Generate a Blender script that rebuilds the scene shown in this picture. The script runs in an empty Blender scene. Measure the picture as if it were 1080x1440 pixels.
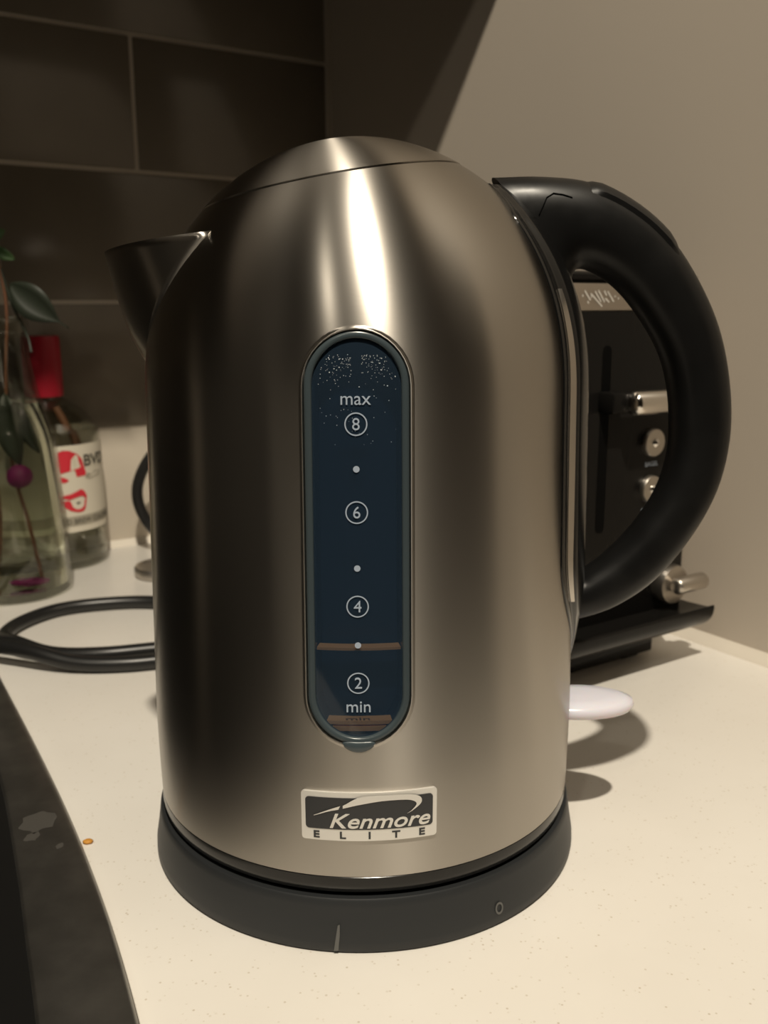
import bpy, bmesh, math, random
import numpy as np
from mathutils import Vector, Matrix
random.seed(7)
SC = bpy.context.scene
COL = SC.collection
PI = math.pi

# ------------------------------------------------------------------ camera
PITCH, YAW, ROLL = 0.21263, 0.02316, -0.00384
CAM_POS = Vector((0.0, -0.35758, 0.20790))
fw = Vector((math.sin(YAW)*math.cos(PITCH), math.cos(YAW)*math.cos(PITCH), -math.sin(PITCH)))
rt = fw.cross(Vector((0, 0, 1))).normalized(); up = rt.cross(fw)
c_, s_ = math.cos(ROLL), math.sin(ROLL)
rt, up = c_*rt + s_*up, -s_*rt + c_*up
cd = bpy.data.cameras.new('camera')
cam = bpy.data.objects.new('camera', cd); COL.objects.link(cam)
cam.matrix_world = Matrix(((rt.x, up.x, -fw.x, CAM_POS.x), (rt.y, up.y, -fw.y, CAM_POS.y),
                           (rt.z, up.z, -fw.z, CAM_POS.z), (0, 0, 0, 1)))
cd.sensor_fit = 'VERTICAL'; cd.sensor_height = 4.8; cd.sensor_width = 3.6
cd.lens = 4.8*1330/1440
cd.clip_start = 0.01
cd.dof.use_dof = True; cd.dof.focus_distance = 0.285; cd.dof.aperture_fstop = 2.6
SC.camera = cam

# ------------------------------------------------------------------ world, lights, exposure
w = bpy.data.worlds.new('world'); SC.world = w; w.use_nodes = True
w.node_tree.nodes['Background'].inputs[0].default_value = (0.9, 0.75, 0.55, 1)
w.node_tree.nodes['Background'].inputs[1].default_value = 0.006
SC.view_settings.view_transform = 'Standard'; SC.view_settings.look = 'None'
SC.view_settings.gamma = 1.0; SC.view_settings.use_curve_mapping = False
SC.view_settings.exposure = 0.0
LIGHT = Vector((0.10, -1.01, 2.05))
WARM = (1.0, 0.90, 0.735)
MAIN_POWER = 194.0
def spot(name, loc, target, power, radius, cone):
    ld = bpy.data.lights.new(name, 'SPOT'); ld.energy = power; ld.color = WARM
    ld.shadow_soft_size = radius; ld.spot_size = math.radians(cone); ld.spot_blend = 0.6
    o = bpy.data.objects.new(name, ld); COL.objects.link(o); o.location = loc
    o.rotation_euler = (Vector(target)-Vector(loc)).to_track_quat('-Z', 'Y').to_euler()
    return o
spot('downlight_beam', LIGHT, (0.09, -0.45, 0.0), MAIN_POWER, 0.032, 92)
LIGHT2 = Vector((-0.75, -2.10, 2.05))
spot('far_downlight_beam', LIGHT2, (-0.5, -1.2, 0.0), 20.0, 0.06, 110)

# ------------------------------------------------------------------ the room frame
A = 0.5602713
DB, DR = 0.51541807, 0.29252536        # tile face along n, right wall along e
Ev = Vector((math.cos(A), math.sin(A), 0)); Nv = Vector((-math.sin(A), math.cos(A), 0))
def rp(e, n, z): return Ev*e + Nv*n + Vector((0, 0, z))

# ------------------------------------------------------------------ materials
def mat(name, col=(.5, .5, .5), rough=.5, metal=0., spec=.5, **kw):
    m = bpy.data.materials.new(name); m.use_nodes = True
    b = m.node_tree.nodes['Principled BSDF']
    b.inputs['Base Color'].default_value = (*col, 1); b.inputs['Roughness'].default_value = rough
    b.inputs['Metallic'].default_value = metal; b.inputs['Specular IOR Level'].default_value = spec
    for k, v in kw.items(): b.inputs[k.replace('_', ' ')].default_value = v
    return m
def nodes(m): return m.node_tree.nodes, m.node_tree.links, m.node_tree.nodes['Principled BSDF']
def noise_col(m, c1, c2, scale, detail=4, lo=.35, hi=.65, stretch=(1, 1, 1), coord='Object'):
    N, L, b = nodes(m)
    tc = N.new('ShaderNodeTexCoord'); mp = N.new('ShaderNodeMapping'); mp.inputs['Scale'].default_value = stretch
    nz = N.new('ShaderNodeTexNoise'); nz.inputs['Scale'].default_value = scale; nz.inputs['Detail'].default_value = detail
    cr = N.new('ShaderNodeValToRGB'); cr.color_ramp.elements[0].position = lo; cr.color_ramp.elements[1].position = hi
    cr.color_ramp.elements[0].color = (*c1, 1); cr.color_ramp.elements[1].color = (*c2, 1)
    L.new(tc.outputs[coord], mp.inputs[0]); L.new(mp.outputs[0], nz.inputs['Vector'])
    L.new(nz.outputs['Fac'], cr.inputs[0]); L.new(cr.outputs[0], b.inputs['Base Color'])
    return mp, nz, cr
def bump(m, scale, strength, dist=.0005, stretch=(1, 1, 1), detail=3):
    N, L, b = nodes(m)
    tc = N.new('ShaderNodeTexCoord'); mp = N.new('ShaderNodeMapping'); mp.inputs['Scale'].default_value = stretch
    nz = N.new('ShaderNodeTexNoise'); nz.inputs['Scale'].default_value = scale; nz.inputs['Detail'].default_value = detail
    bp = N.new('ShaderNodeBump'); bp.inputs['Strength'].default_value = strength; bp.inputs['Distance'].default_value = dist
    L.new(tc.outputs['Object'], mp.inputs[0]); L.new(mp.outputs[0], nz.inputs['Vector'])
    L.new(nz.outputs['Fac'], bp.inputs['Height']); L.new(bp.outputs[0], b.inputs['Normal'])
def rough_noise(m, scale, lo, hi, stretch=(1, 1, 1)):
    N, L, b = nodes(m)
    tc = N.new('ShaderNodeTexCoord'); mp = N.new('ShaderNodeMapping'); mp.inputs['Scale'].default_value = stretch
    nz = N.new('ShaderNodeTexNoise'); nz.inputs['Scale'].default_value = scale; nz.inputs['Detail'].default_value = 5
    mr = N.new('ShaderNodeMapRange'); mr.inputs['From Min'].default_value = .3; mr.inputs['From Max'].default_value = .7
    mr.inputs['To Min'].default_value = lo; mr.inputs['To Max'].default_value = hi
    L.new(tc.outputs['Object'], mp.inputs[0]); L.new(mp.outputs[0], nz.inputs['Vector'])
    L.new(nz.outputs['Fac'], mr.inputs['Value']); L.new(mr.outputs[0], b.inputs['Roughness'])

STEEL = mat('brushed_steel', (.46, .43, .39), .32, 1.0)
def make_brushed(m, aniso, rot):
    N, L, b = nodes(m)
    t = N.new('ShaderNodeTangent'); t.direction_type = 'RADIAL'; t.axis = 'Z'
    b.inputs['Anisotropic'].default_value = aniso; b.inputs['Anisotropic Rotation'].default_value = rot
    L.new(t.outputs[0], b.inputs['Tangent'])
make_brushed(STEEL, .93, .27)
bump(STEEL, 1.0, .12, .00004, (150, 150, 1500), 4)
PLASTIC = mat('black_plastic', (.007, .007, .007), .38, 0, .32)
rough_noise(PLASTIC, 60, .30, .46)
GLOSSBLACK = mat('gloss_black_plastic', (.007, .007, .007), .2, 0, .4)
BASEPL = mat('charcoal_base_plastic', (.022, .024, .026), .5, 0, .4)
bump(BASEPL, 900, .12, .0002)
BLACKGAP = mat('dark_gap', (.003, .003, .003), .7, 0, .05)  # near-black colour stands in for shade inside slots and the crack
COUNTER = mat('white_quartz', (.80, .77, .72), .32, 0, .4)
def quartz(m):
    N, L, b = nodes(m)
    tc = N.new('ShaderNodeTexCoord')
    v = N.new('ShaderNodeTexVoronoi'); v.inputs['Scale'].default_value = 420; v.inputs['Randomness'].default_value = 1
    cr = N.new('ShaderNodeValToRGB'); cr.color_ramp.elements[0].position = .08; cr.color_ramp.elements[1].position = .22
    cr.color_ramp.elements[0].color = (0, 0, 0, 1); cr.color_ramp.elements[1].color = (1, 1, 1, 1)
    n2 = N.new('ShaderNodeTexNoise'); n2.inputs['Scale'].default_value = 160; n2.inputs['Detail'].default_value = 2
    c2 = N.new('ShaderNodeValToRGB'); c2.color_ramp.elements[0].position = .50; c2.color_ramp.elements[1].position = .62
    mx = N.new('ShaderNodeMix'); mx.data_type = 'FLOAT'
    n3 = N.new('ShaderNodeTexNoise'); n3.inputs['Scale'].default_value = 9; n3.inputs['Detail'].default_value = 5
    c3 = N.new('ShaderNodeValToRGB'); c3.color_ramp.elements[0].color = (.77, .735, .68, 1); c3.color_ramp.elements[1].color = (.83, .80, .75, 1)
    c3.color_ramp.elements[0].position = .3; c3.color_ramp.elements[1].position = .7
    mc = N.new('ShaderNodeMix'); mc.data_type = 'RGBA'
    mc.inputs['A'].default_value = (.58, .52, .43, 1)
    L.new(tc.outputs['Object'], v.inputs['Vector']); L.new(tc.outputs['Object'], n2.inputs['Vector']); L.new(tc.outputs['Object'], n3.inputs['Vector'])
    L.new(v.outputs['Distance'], cr.inputs[0]); L.new(n2.outputs['Fac'], c2.inputs[0]); L.new(n3.outputs['Fac'], c3.inputs[0])
    mxm = N.new('ShaderNodeMath'); mxm.operation = 'MAXIMUM'
    inv = N.new('ShaderNodeMath'); inv.operation = 'SUBTRACT'; inv.inputs[0].default_value = 1
    L.new(c2.outputs[0], inv.inputs[1]); L.new(cr.outputs[0], mxm.inputs[0]); L.new(inv.outputs[0], mxm.inputs[1])
    L.new(mxm.outputs[0], mc.inputs['Factor']); L.new(c3.outputs[0], mc.inputs['B'])
    L.new(mc.outputs['Result'], b.inputs['Base Color'])
quartz(COUNTER)
TILE = mat('taupe_glazed_tile', (.33, .285, .225), .18, 0, .5)
noise_col(TILE, (.175, .150, .118), (.200, .172, .137), 12)
GROUT = mat('pale_grout', (.56, .50, .42), .85); bump(GROUT, 500, .3)
PAINT = mat('beige_wall_paint', (.54, .478, .405), .55, 0, .35); bump(PAINT, 260, .10, .0004)
UPSTAND = mat('beige_upstand', (.64, .57, .475), .4, 0, .4)
CAULK = mat('cream_caulk', (.75, .69, .60), .45)
CEILM = mat('ceiling_paint', (.78, .75, .70), .8)
FLOORM = mat('dark_oak_floor', (.10, .065, .04), .45)
noise_col(FLOORM, (.035, .022, .014), (.065, .042, .026), 6, stretch=(1, 12, 1))
ROOMPAINT = mat('open_room_paint', (.26, .235, .205), .7)
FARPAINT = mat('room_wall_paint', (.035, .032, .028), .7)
CABINET = mat('cabinet_lacquer', (.10, .085, .07), .45)
CHROME = mat('chrome', (.75, .71, .66), .12, 1.0)
SATIN = mat('satin_metal', (.55, .51, .46), .35, 1.0)
TOASTSTEEL = mat('toaster_steel', (.55, .50, .45), .30, 1.0)
TOASTBLACK = mat('toaster_black', (.008, .0075, .007), .25, 0, .12)
BADGEMETAL = mat('badge_aluminium', (.86, .84, .80), .45, .45)
BADGEDARK = mat('badge_dark_enamel', (.030, .031, .034), .35)
PRINT = mat('white_print', (.46, .54, .66), .6)
BEZEL = mat('slate_translucent_plastic', (.060, .080, .090), .25, 0, .5)
NAVY = mat('navy_gauge_plastic', (.010, .022, .040), .35)
COPPERGLINT = mat('copper_glint', (.95, .40, .14), .4, .1)  # copper tone stands in for light reflected off the water surface
LEVER = mat('translucent_white_plastic', (.80, .76, .86), .25, 0, .5, Subsurface_Weight=.25)
RED = mat('red_cap_plastic', (.38, .010, .026), .38)
LABELW = mat('paper_label', (.78, .72, .60), .6)
LABELR = mat('label_red_ink', (.70, .03, .05), .6)
LABELK = mat('label_dark_ink', (.07, .065, .05), .6)
LABELG = mat('label_grey_band', (.42, .38, .30), .6)
LEAF = mat('dark_leaf', (.020, .026, .016), .5)
LEAFG = mat('green_leaf', (.06, .12, .04), .5)
STEM = mat('brown_stem', (.14, .06, .03), .5)
BUD = mat('magenta_petal', (.17, .006, .09), .5)
CRUMBM = mat('orange_crumb', (.60, .27, .04), .6)
SMEARM = mat('dried_smear', (.12, .12, .115), .6)
RUBBER = mat('cord_rubber', (.012, .012, .012), .35, 0, .5)
HOBSTEEL = mat('dark_brushed_hob_steel', (.34, .33, .31), .42, 1.0)
noise_col(HOBSTEEL, (.30, .29, .27), (.40, .385, .36), 60, stretch=(1, 1, 1))
HOBGLASS = mat('black_hob_inset', (.008, .008, .008), .35, 0, .35)
STAIN = mat('water_stain', (.42, .405, .38), .5, 1.0)
def thin_glass(name, tint, rough=.02):
    m = bpy.data.materials.new(name); m.use_nodes = True
    N, L = m.node_tree.nodes, m.node_tree.links
    N.remove(N['Principled BSDF'])
    tr = N.new('ShaderNodeBsdfTransparent'); tr.inputs[0].default_value = (*tint, 1)
    gl = N.new('ShaderNodeBsdfGlossy'); gl.inputs['Roughness'].default_value = rough
    lw = N.new('ShaderNodeLayerWeight'); lw.inputs[0].default_value = .5
    pw = N.new('ShaderNodeMath'); pw.operation = 'POWER'; pw.inputs[1].default_value = 3.5
    mr = N.new('ShaderNodeMapRange'); mr.inputs['To Min'].default_value = .04; mr.inputs['To Max'].default_value = .75
    L.new(lw.outputs['Facing'], pw.inputs[0]); L.new(pw.outputs[0], mr.inputs['Value'])
    mx = N.new('ShaderNodeMixShader')
    L.new(mr.outputs[0], mx.inputs[0]); L.new(tr.outputs[0], mx.inputs[1]); L.new(gl.outputs[0], mx.inputs[2])
    L.new(mx.outputs[0], N['Material Output'].inputs[0])
    return m
GLASS = thin_glass('clear_glass', (.95, .955, .92))
PANE = thin_glass('navy_tinted_pane', (.55, .66, .78), .05)
def add_haze(m, col, fac):
    N, L = m.node_tree.nodes, m.node_tree.links
    out = N['Material Output']; src = out.inputs[0].links[0].from_socket
    d = N.new('ShaderNodeBsdfDiffuse'); d.inputs[0].default_value = (*col, 1)
    mx = N.new('ShaderNodeMixShader'); mx.inputs[0].default_value = fac
    L.new(src, mx.inputs[1]); L.new(d.outputs[0], mx.inputs[2]); L.new(mx.outputs[0], out.inputs[0])
add_haze(PANE, (.038, .066, .105), .38)
WATER = mat('water', (.93, .96, .90), .0, 0, .5, Transmission_Weight=1.0, IOR=1.33)
DROP = mat('condensation', (.85, .9, .95), .08, 0, .8)
LAMPGLOW = mat('lamp_lens', (.9, .85, .75), .4)

# ------------------------------------------------------------------ mesh helpers
def new_obj(name, verts, faces, m, parent=None, smooth=True, angle=None):
    me = bpy.data.meshes.new(name); me.from_pydata([tuple(v) for v in verts], [], faces); me.update()
    bm = bmesh.new(); bm.from_mesh(me)
    bmesh.ops.recalc_face_normals(bm, faces=bm.faces); bm.to_mesh(me); bm.free()
    return link(name, me, m, parent, smooth, angle)
def link(name, me, m, parent=None, smooth=True, angle=None):
    me.materials.clear(); me.materials.append(m)
    if smooth:
        me.polygons.foreach_set('use_smooth', [True]*len(me.polygons))
        if angle: me.set_sharp_from_angle(angle=math.radians(angle))
    o = bpy.data.objects.new(name, me); COL.objects.link(o)
    if parent: o.parent = parent
    return o
def from_bm(name, bm, m, parent=None, smooth=True, angle=35):
    me = bpy.data.meshes.new(name)
    bmesh.ops.recalc_face_normals(bm, faces=bm.faces)
    bm.to_mesh(me); bm.free()
    return link(name, me, m, parent, smooth, angle)
def tag(o, label, cat, group=None):
    o['label'] = label; o['category'] = cat
    if group: o['group'] = group
    return o
def struct(o): o['kind'] = 'structure'; return o
def empty(name, loc=(0, 0, 0)):
    o = bpy.data.objects.new(name, None); o.location = loc; o.empty_display_size = .02; COL.objects.link(o); return o
def bm_box(bm, lo, hi, bev=0, seg=2, tf=None):
    vs = [bm.verts.new((x, y, z)) for x in (lo[0], hi[0]) for y in (lo[1], hi[1]) for z in (lo[2], hi[2])]
    fs = [(0, 1, 3, 2), (4, 6, 7, 5), (0, 4, 5, 1), (2, 3, 7, 6), (0, 2, 6, 4), (1, 5, 7, 3)]
    faces = [bm.faces.new([vs[i] for i in f]) for f in fs]
    if bev:
        es = list({e for f in faces for e in f.edges})
        r = bmesh.ops.bevel(bm, geom=es, offset=bev, segments=seg, profile=.5, affect='EDGES')
        vs = list({v for v in r['verts']} | {v for v in vs if v.is_valid})
    if tf:
        for v in vs: v.co = tf(v.co)
def RT(co): return rp(co.x, co.y, co.z)
def rbox(name, lo, hi, m, parent=None, bev=.001, seg=2):       # box given in room axes (e, n, z)
    bm = bmesh.new(); bm_box(bm, lo, hi, bev, seg, RT); return from_bm(name, bm, m, parent)
def catmull(pts, n=12):
    P = [np.array(p, float) for p in pts]; P = [2*P[0]-P[1]] + P + [2*P[-1]-P[-2]]
    out = []
    for i in range(1, len(P)-2):
        for k in range(n):
            t = k/n; a, b, c, d = P[i-1:i+3]
            out.append(.5*((2*b)+(c-a)*t+(2*a-5*b+4*c-d)*t*t+(3*b-a-3*c+d)*t**3))
    out.append(P[-2]); return out
def revolve(name, prof, m, parent=None, center=(0, 0), seg=64, close=True, angle=40, loop=False):
    V, F = [], []
    prof = list(prof); n = len(prof)
    for r, z in prof:
        for k in range(seg):
            t = 2*PI*k/seg; V.append((center[0]+r*math.cos(t), center[1]+r*math.sin(t), z))
    for i in range(n if loop else n-1):
        j = (i+1) % n
        for k in range(seg):
            k2 = (k+1) % seg; F.append((i*seg+k, i*seg+k2, j*seg+k2, j*seg+k))
    if close and not loop:
        if prof[0][0] > 1e-5: F.append(tuple(range(seg))[::-1])
        if prof[-1][0] > 1e-5: F.append(tuple((n-1)*seg+k for k in range(seg)))
    o = new_obj(name, V, F, m, parent, True, angle)
    bm = bmesh.new(); bm.from_mesh(o.data); bmesh.ops.remove_doubles(bm, verts=bm.verts, dist=1e-6)
    bmesh.ops.recalc_face_normals(bm, faces=bm.faces); bm.to_mesh(o.data); bm.free()
    return o
def tube(name, path, rad, m, parent=None, seg=12, flat=1.0):
    P = [Vector(p) for p in path]; V, F = [], []
    R = rad if isinstance(rad, (list, tuple)) else [rad]*len(P)
    pb_ = None
    for i, p in enumerate(P):
        t = (P[min(i+1, len(P)-1)]-P[max(i-1, 0)]).normalized()
        if pb_ is None:
            pb_ = t.cross(Vector((0, 0, 1)))
            if pb_.length < .1: pb_ = t.cross(Vector((0, 1, 0)))
        b = (pb_-t*pb_.dot(t)).normalized(); pb_ = b; u = b.cross(t).normalized()
        for k in range(seg):
            a = 2*PI*k/seg; V.append(p+(b*math.cos(a)+u*math.sin(a)*flat)*R[i])
    n = len(P)
    for i in range(n-1):
        for k in range(seg):
            k2 = (k+1) % seg; F.append((i*seg+k, i*seg+k2, (i+1)*seg+k2, (i+1)*seg+k))
    F.append(tuple(range(seg))[::-1]); F.append(tuple((n-1)*seg+k for k in range(seg)))
    return new_obj(name, V, F, m, parent, True, 60)
def text_mesh(s, size, extrude=.00012, bold=0.0, shear=0.0, sx=1.0, spacing=1.0):
    cu = bpy.data.curves.new('t', 'FONT'); cu.body = s; cu.size = size; cu.extrude = extrude; cu.offset = bold
    cu.shear = shear; cu.space_character = spacing; cu.align_x = 'CENTER'; cu.align_y = 'CENTER'; cu.resolution_u = 4
    o = bpy.data.objects.new('t', cu); COL.objects.link(o)
    dg = bpy.context.evaluated_depsgraph_get(); me = bpy.data.meshes.new_from_object(o.evaluated_get(dg))
    bpy.data.objects.remove(o); bpy.data.curves.remove(cu)
    V = [Vector((v.co.x*sx, v.co.y, v.co.z)) for v in me.vertices]; F = [tuple(p.vertices) for p in me.polygons]
    xs = [v.x for v in V]; ys = [v.y for v in V]
    cx, cy = (min(xs)+max(xs))/2, (min(ys)+max(ys))/2
    V = [Vector((v.x-cx, v.y-cy, v.z)) for v in V]
    bpy.data.meshes.remove(me)
    return V, F
def mapped(name, VF, fn, m, parent=None):
    V, F = VF; return new_obj(name, [fn(v) for v in V], F, m, parent, False)

# ================================================================== ROOM
FLZ, CEZ = -0.92, 2.10
E0, N0 = -2.4, -2.8                      # far left wall, wall behind the camera
E1, NW = 1.5, -.45                      # far right wall beyond the end of the beige wall
struct(rbox('floor', (E0-.1, N0-.1, FLZ-.05), (E1+.1, DB+.1, FLZ), FLOORM, bev=0))
struct(rbox('ceiling', (E0-.1, N0-.1, CEZ), (E1+.1, DB+.1, CEZ+.05), CEILM, bev=0))
wb = struct(rbox('wall_back', (E0-.1, DB+.0013, FLZ), (DR+.1, DB+.1, CEZ), GROUT, bev=0))
struct(rbox('wall_right', (DR, NW, FLZ), (E1+.1, DB+.0013, CEZ), PAINT, bev=0))
struct(rbox('wall_side', (E1, N0-.1, FLZ), (E1+.1, NW, CEZ), ROOMPAINT, bev=0))
struct(rbox('wall_left_added', (E0-.1, -.30, FLZ), (-1.0, DB+.0013, CEZ), FARPAINT, bev=0))  # unseen dark block, added to keep the kettle's left reflections black
struct(rbox('wall_far', (E0-.1, N0-.1, FLZ), (E0, -.30, CEZ), FARPAINT, bev=0))
struct(rbox('wall_front', (E0, N0-.1, FLZ), (E1, N0, CEZ), ROOMPAINT, bev=0))
# glazed tiles on the back wall, each one a piece of its own
TH, TL, G = 0.1078, 0.3050, 0.0034
tile_meshes = {}
def tile(e_right, z0, length, height):
    key = (round(length, 4), round(height, 4))
    if key not in tile_meshes:
        bm = bmesh.new(); bm_box(bm, (-length/2, -.004, -height/2), (length/2, .004, height/2), .0012, 2)
        me = bpy.data.meshes.new('tile'); bmesh.ops.recalc_face_normals(bm, faces=bm.faces); bm.to_mesh(me); bm.free()
        me.materials.append(TILE); me.polygons.foreach_set('use_smooth', [True]*len(me.polygons)); me.set_sharp_from_angle(angle=.6)
        tile_meshes[key] = me
    o = bpy.data.objects.new('tile', tile_meshes[key]); COL.objects.link(o)
    o.location = rp(e_right-length/2, DB+.004, z0+height/2)
    o.rotation_euler = (random.uniform(-.003, .003), 0, A+random.uniform(-.003, .003)); o.parent = wb
for row in range(1, 6):
    zlo = -.0022 + row*TH + G/2; hgt = TH-G
    e = DR-.0058
    first = (.1908-.0058-G/2) if row % 2 else TL-G
    ln = first
    while e > -.9:
        tile(e, zlo, ln, hgt); e -= ln+G; ln = TL-G
struct(rbox('trim_4', (-.115, DB-.0002, .0005), (DR-.0005, DB+.006, TH-.0022-G/2), UPSTAND, bev=.0012))
# caulk beads in the inside corners
bm = bmesh.new(); bm_box(bm, (DR-.0062, DB-.0016, .0), (DR+.001, DB+.003, .62), .0012, 2, RT); struct(from_bm('trim_1', bm, GROUT))
prof = [(DR+.002, 0), (DR+.002, .0065), (DR-.0006, .0065), (DR-.0025, .0042), (DR-.0052, .0016), (DR-.0062, 0)]
V = [rp(e, n, z) for n in (DB-.735, DB) for e, z in prof]; k = len(prof)
struct(new_obj('trim_2', V, [tuple(range(k)), tuple(range(k, 2*k))]+[(i, (i+1) % k, k+(i+1) % k, k+i) for i in range(k)], CAULK, None, True, 50))
prof = [(DB+.003, 0), (DB+.003, .0055), (DB-.0004, .0055), (DB-.0030, .0022), (DB-.0046, 0)]
V = [rp(e, n, z) for e in (-.12, DR) for n, z in prof]; k = len(prof)
struct(new_obj('trim_3', V, [tuple(range(k)), tuple(range(k, 2*k))]+[(i, (i+1) % k, k+(i+1) % k, k+i) for i in range(k)], CAULK, None, True, 50))

# worktop and cabinets
CF = DB-.735                             # front edge of the worktop
tag(rbox('countertop', (-.80, CF, -.035), (DR-.0005, DB-.0002, 0), COUNTER, bev=.002),
    'white speckled quartz countertop under the kettle', 'countertop')
bc = empty('base_cabinet', rp(-.6, DB-.35, FLZ))
tag(bc, 'lacquered base cabinet carrying the white countertop', 'cabinet')
def child(o, p): o.parent = p; o.matrix_parent_inverse = Matrix.Translation(-p.location); return o
child(rbox('carcass', (-.79, CF+.03, FLZ), (DR-.002, DB-.002, -.0355), CABINET), bc)
for i in range(2):
    e0 = -.785+i*.53
    d = child(rbox('door', (e0, CF+.010, FLZ+.1), (e0+.524, CF+.029, -.045), CABINET, bev=.002), bc)
    h = rbox('handle', (e0+.17, CF-.004, -.10), (e0+.27, CF+.004, -.092), SATIN, bev=.002); h.parent = d; h.matrix_parent_inverse = bc.matrix_world.inverted()
    h.matrix_parent_inverse = Matrix.Identity(4)
uc = empty('upper_cabinet', rp(-.6, DB-.15, .523))
tag(uc, 'lacquered wall cabinet hanging over the tiled backsplash', 'cabinet')
child(rbox('carcass', (-.98, DB-.290, .523), (DR-.002, DB-.009, 1.30), CABINET), uc)
for i in range(4):
    e0 = -.975+i*.317
    child(rbox('door', (e0, DB-.310, .523), (e0+.312, DB-.2905, 1.298), CABINET, bev=.002), uc)
# recessed downlight in the ceiling
for LP, lb in ((LIGHT, 'round recessed downlight in the ceiling above the countertop edge'), (LIGHT2, 'round recessed downlight in the ceiling out over the open floor')):
    dl = empty('ceiling_downlight', (LP.x, LP.y, CEZ)); tag(dl, lb, 'ceiling light', 'ceiling downlights')
    revolve('trim_ring', [(.050, -.001), (.066, -.001), (.068, -.006), (.060, -.010), (.050, -.006)], CHROME, dl, seg=48, loop=True)
    revolve('lens', [(.0001, -.002), (.048, -.002)], LAMPGLOW, dl, seg=48, close=False)

# ================================================================== KETTLE
def prof_r(z):
    base = .0813-.02*(z-.06) if z > .06 else .0813-.5*(.06-z)**2
    t = min(1.0, max(0.0, (z-.178)/(.2666-.178))); return base*(1-t**2.3)**(1/1.9)
_z = list(np.linspace(.0262, .205, 120))
_z += [.2666-(.2666-.205)*(1-u)**2 for u in np.linspace(0, 1, 61)[1:]]
PROF = [(prof_r(z), z) for z in _z]
PR = np.array([p[0] for p in PROF]); PZ = np.array([p[1] for p in PROF])
def rz(z): return float(np.interp(z, PZ, PR))
TW = math.radians(-1.15)                 # azimuth of the water window (from -Y, + towards +X)
def onbody(th, z, off=0.0):
    r = rz(z)+off; return Vector((r*math.sin(th), -r*math.cos(th), z))
kt = empty('electric_kettle', (0, 0, .0185))
tag(kt, 'brushed stainless steel electric kettle with black loop handle and blue water window', 'kettle')
def kchild(o): o.parent = kt; o.matrix_parent_inverse = Matrix.Translation(-kt.location); return o
# --- body: regular grid with an O-grid round the window
HW, ZB, ZT = .0166, .0722, .2022         # outer stadium of the window
def stadium(hw, zb, zt, q):              # q in [0,4): right side up, top arc, left side down, bottom arc
    rt_, rb_ = hw, hw*1.0
    seg, t = int(q) % 4, q-int(q)
    if seg == 0: return (hw, zb+rb_ + (zt-rt_-zb-rb_)*t)
    if seg == 1: a = PI*t; return (hw*math.cos(a), zt-rt_+rt_*math.sin(a))
    if seg == 2: return (-hw, zt-rt_ - (zt-rt_-zb-rb_)*t)
    a = PI+PI*t; return (hw*math.cos(a), zb+rb_+rb_*math.sin(a))
NC, KR = 144, 10
dth = 2*PI/NC
zl = list(np.linspace(.0262, .058, 9)); zr = list(np.linspace(.058, .2130, 37)); NR = len(zr)-1
zu_s = np.linspace(0, 1, 36)
i0 = int(np.argmin(abs(PZ-.2130)))
V, F = [], []
def vid(p): V.append(p); return len(V)-1
rows = zl[:-1]+zr
gridv = {}
for i, z in enumerate(rows):
    for k in range(NC):
        kk = k if k <= NC//2 else k-NC
        inside = (len(zl)-1 < i < len(rows)-1) and abs(kk) < KR
        if not inside: gridv[i, k] = vid(onbody(TW+kk*dth, z))
for i in range(len(rows)-1):
    for k in range(NC):
        kk = k if k < NC//2 else k-NC
        if i >= len(zl)-1 and -KR <= kk < KR: continue
        F.append((gridv[i, k], gridv[i, (k+1) % NC], gridv[i+1, (k+1) % NC], gridv[i+1, k]))
# dome rows
prev = [gridv[len(rows)-1, k] for k in range(NC)]
zmax = .2130
dome = [(r, z) for r, z in zip(PR, PZ) if z > zmax+.0006 and r > .002]
for r, z in dome:
    cur = [vid(Vector((r*math.sin(TW+k*dth), -r*math.cos(TW+k*dth), z))) for k in range(NC)]
    for k in range(NC): F.append((prev[k], prev[(k+1) % NC], cur[(k+1) % NC], cur[k]))
    prev = cur
F.append(tuple(prev))
# O-grid ring: rectangle boundary, counter-clockwise from lower right
ib = len(zl)-1; it = len(rows)-1
bound = [(i, KR, (i-ib)/NR) for i in range(ib, it)]
bound += [(it, KR-j, 1+j/(2*KR)) for j in range(2*KR)]
bound += [(i, NC-KR, 2+(it-i)/NR) for i in range(it, ib, -1)]
bound += [(ib, (-KR+j) % NC, 3+j/(2*KR)) for j in range(2*KR)]
ring0 = [gridv[i, k % NC] for i, k, q in bound]
def pt(s, z, off=0.): return onbody(TW+s/.0795, z, off)
rect = []
for i, k, q in bound:
    kk = k if k <= NC//2 else k-NC
    rect.append((kk*dth*.0795, rows[i]))
stad = [stadium(HW+.0010, ZB-.0010, ZT+.0010, q) for _, _, q in bound]
prev = ring0; n = len(ring0)
KN = 9
for j in range(1, KN+1):
    t = 1-(1-j/KN)**1.35
    cur = [vid(pt(rect[a][0]+(stad[a][0]-rect[a][0])*t, rect[a][1]+(stad[a][1]-rect[a][1])*t)) for a in range(n)]
    for a in range(n): F.append((prev[a], prev[(a+1) % n], cur[(a+1) % n], cur[a]))
    prev = cur
for dw, off in ((-.0006, .0000), (-.0003, .00018), (.0, .00030), (.0003, .00022), (.0005, -.0003), (.0006, -.003)):
    cur = []
    for a, (_, _, q) in enumerate(bound):
        s, z = stadium(HW-dw, ZB+dw, ZT-dw, q); cur.append(vid(pt(s, z, off)))
    for a in range(n): F.append((prev[a], prev[(a+1) % n], cur[(a+1) % n], cur[a]))
    prev = cur
KX, ZS = .173, .2505                     # tilted seam plane of the lid
pn = Vector((-KX, 0, 1)).normalized()
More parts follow.
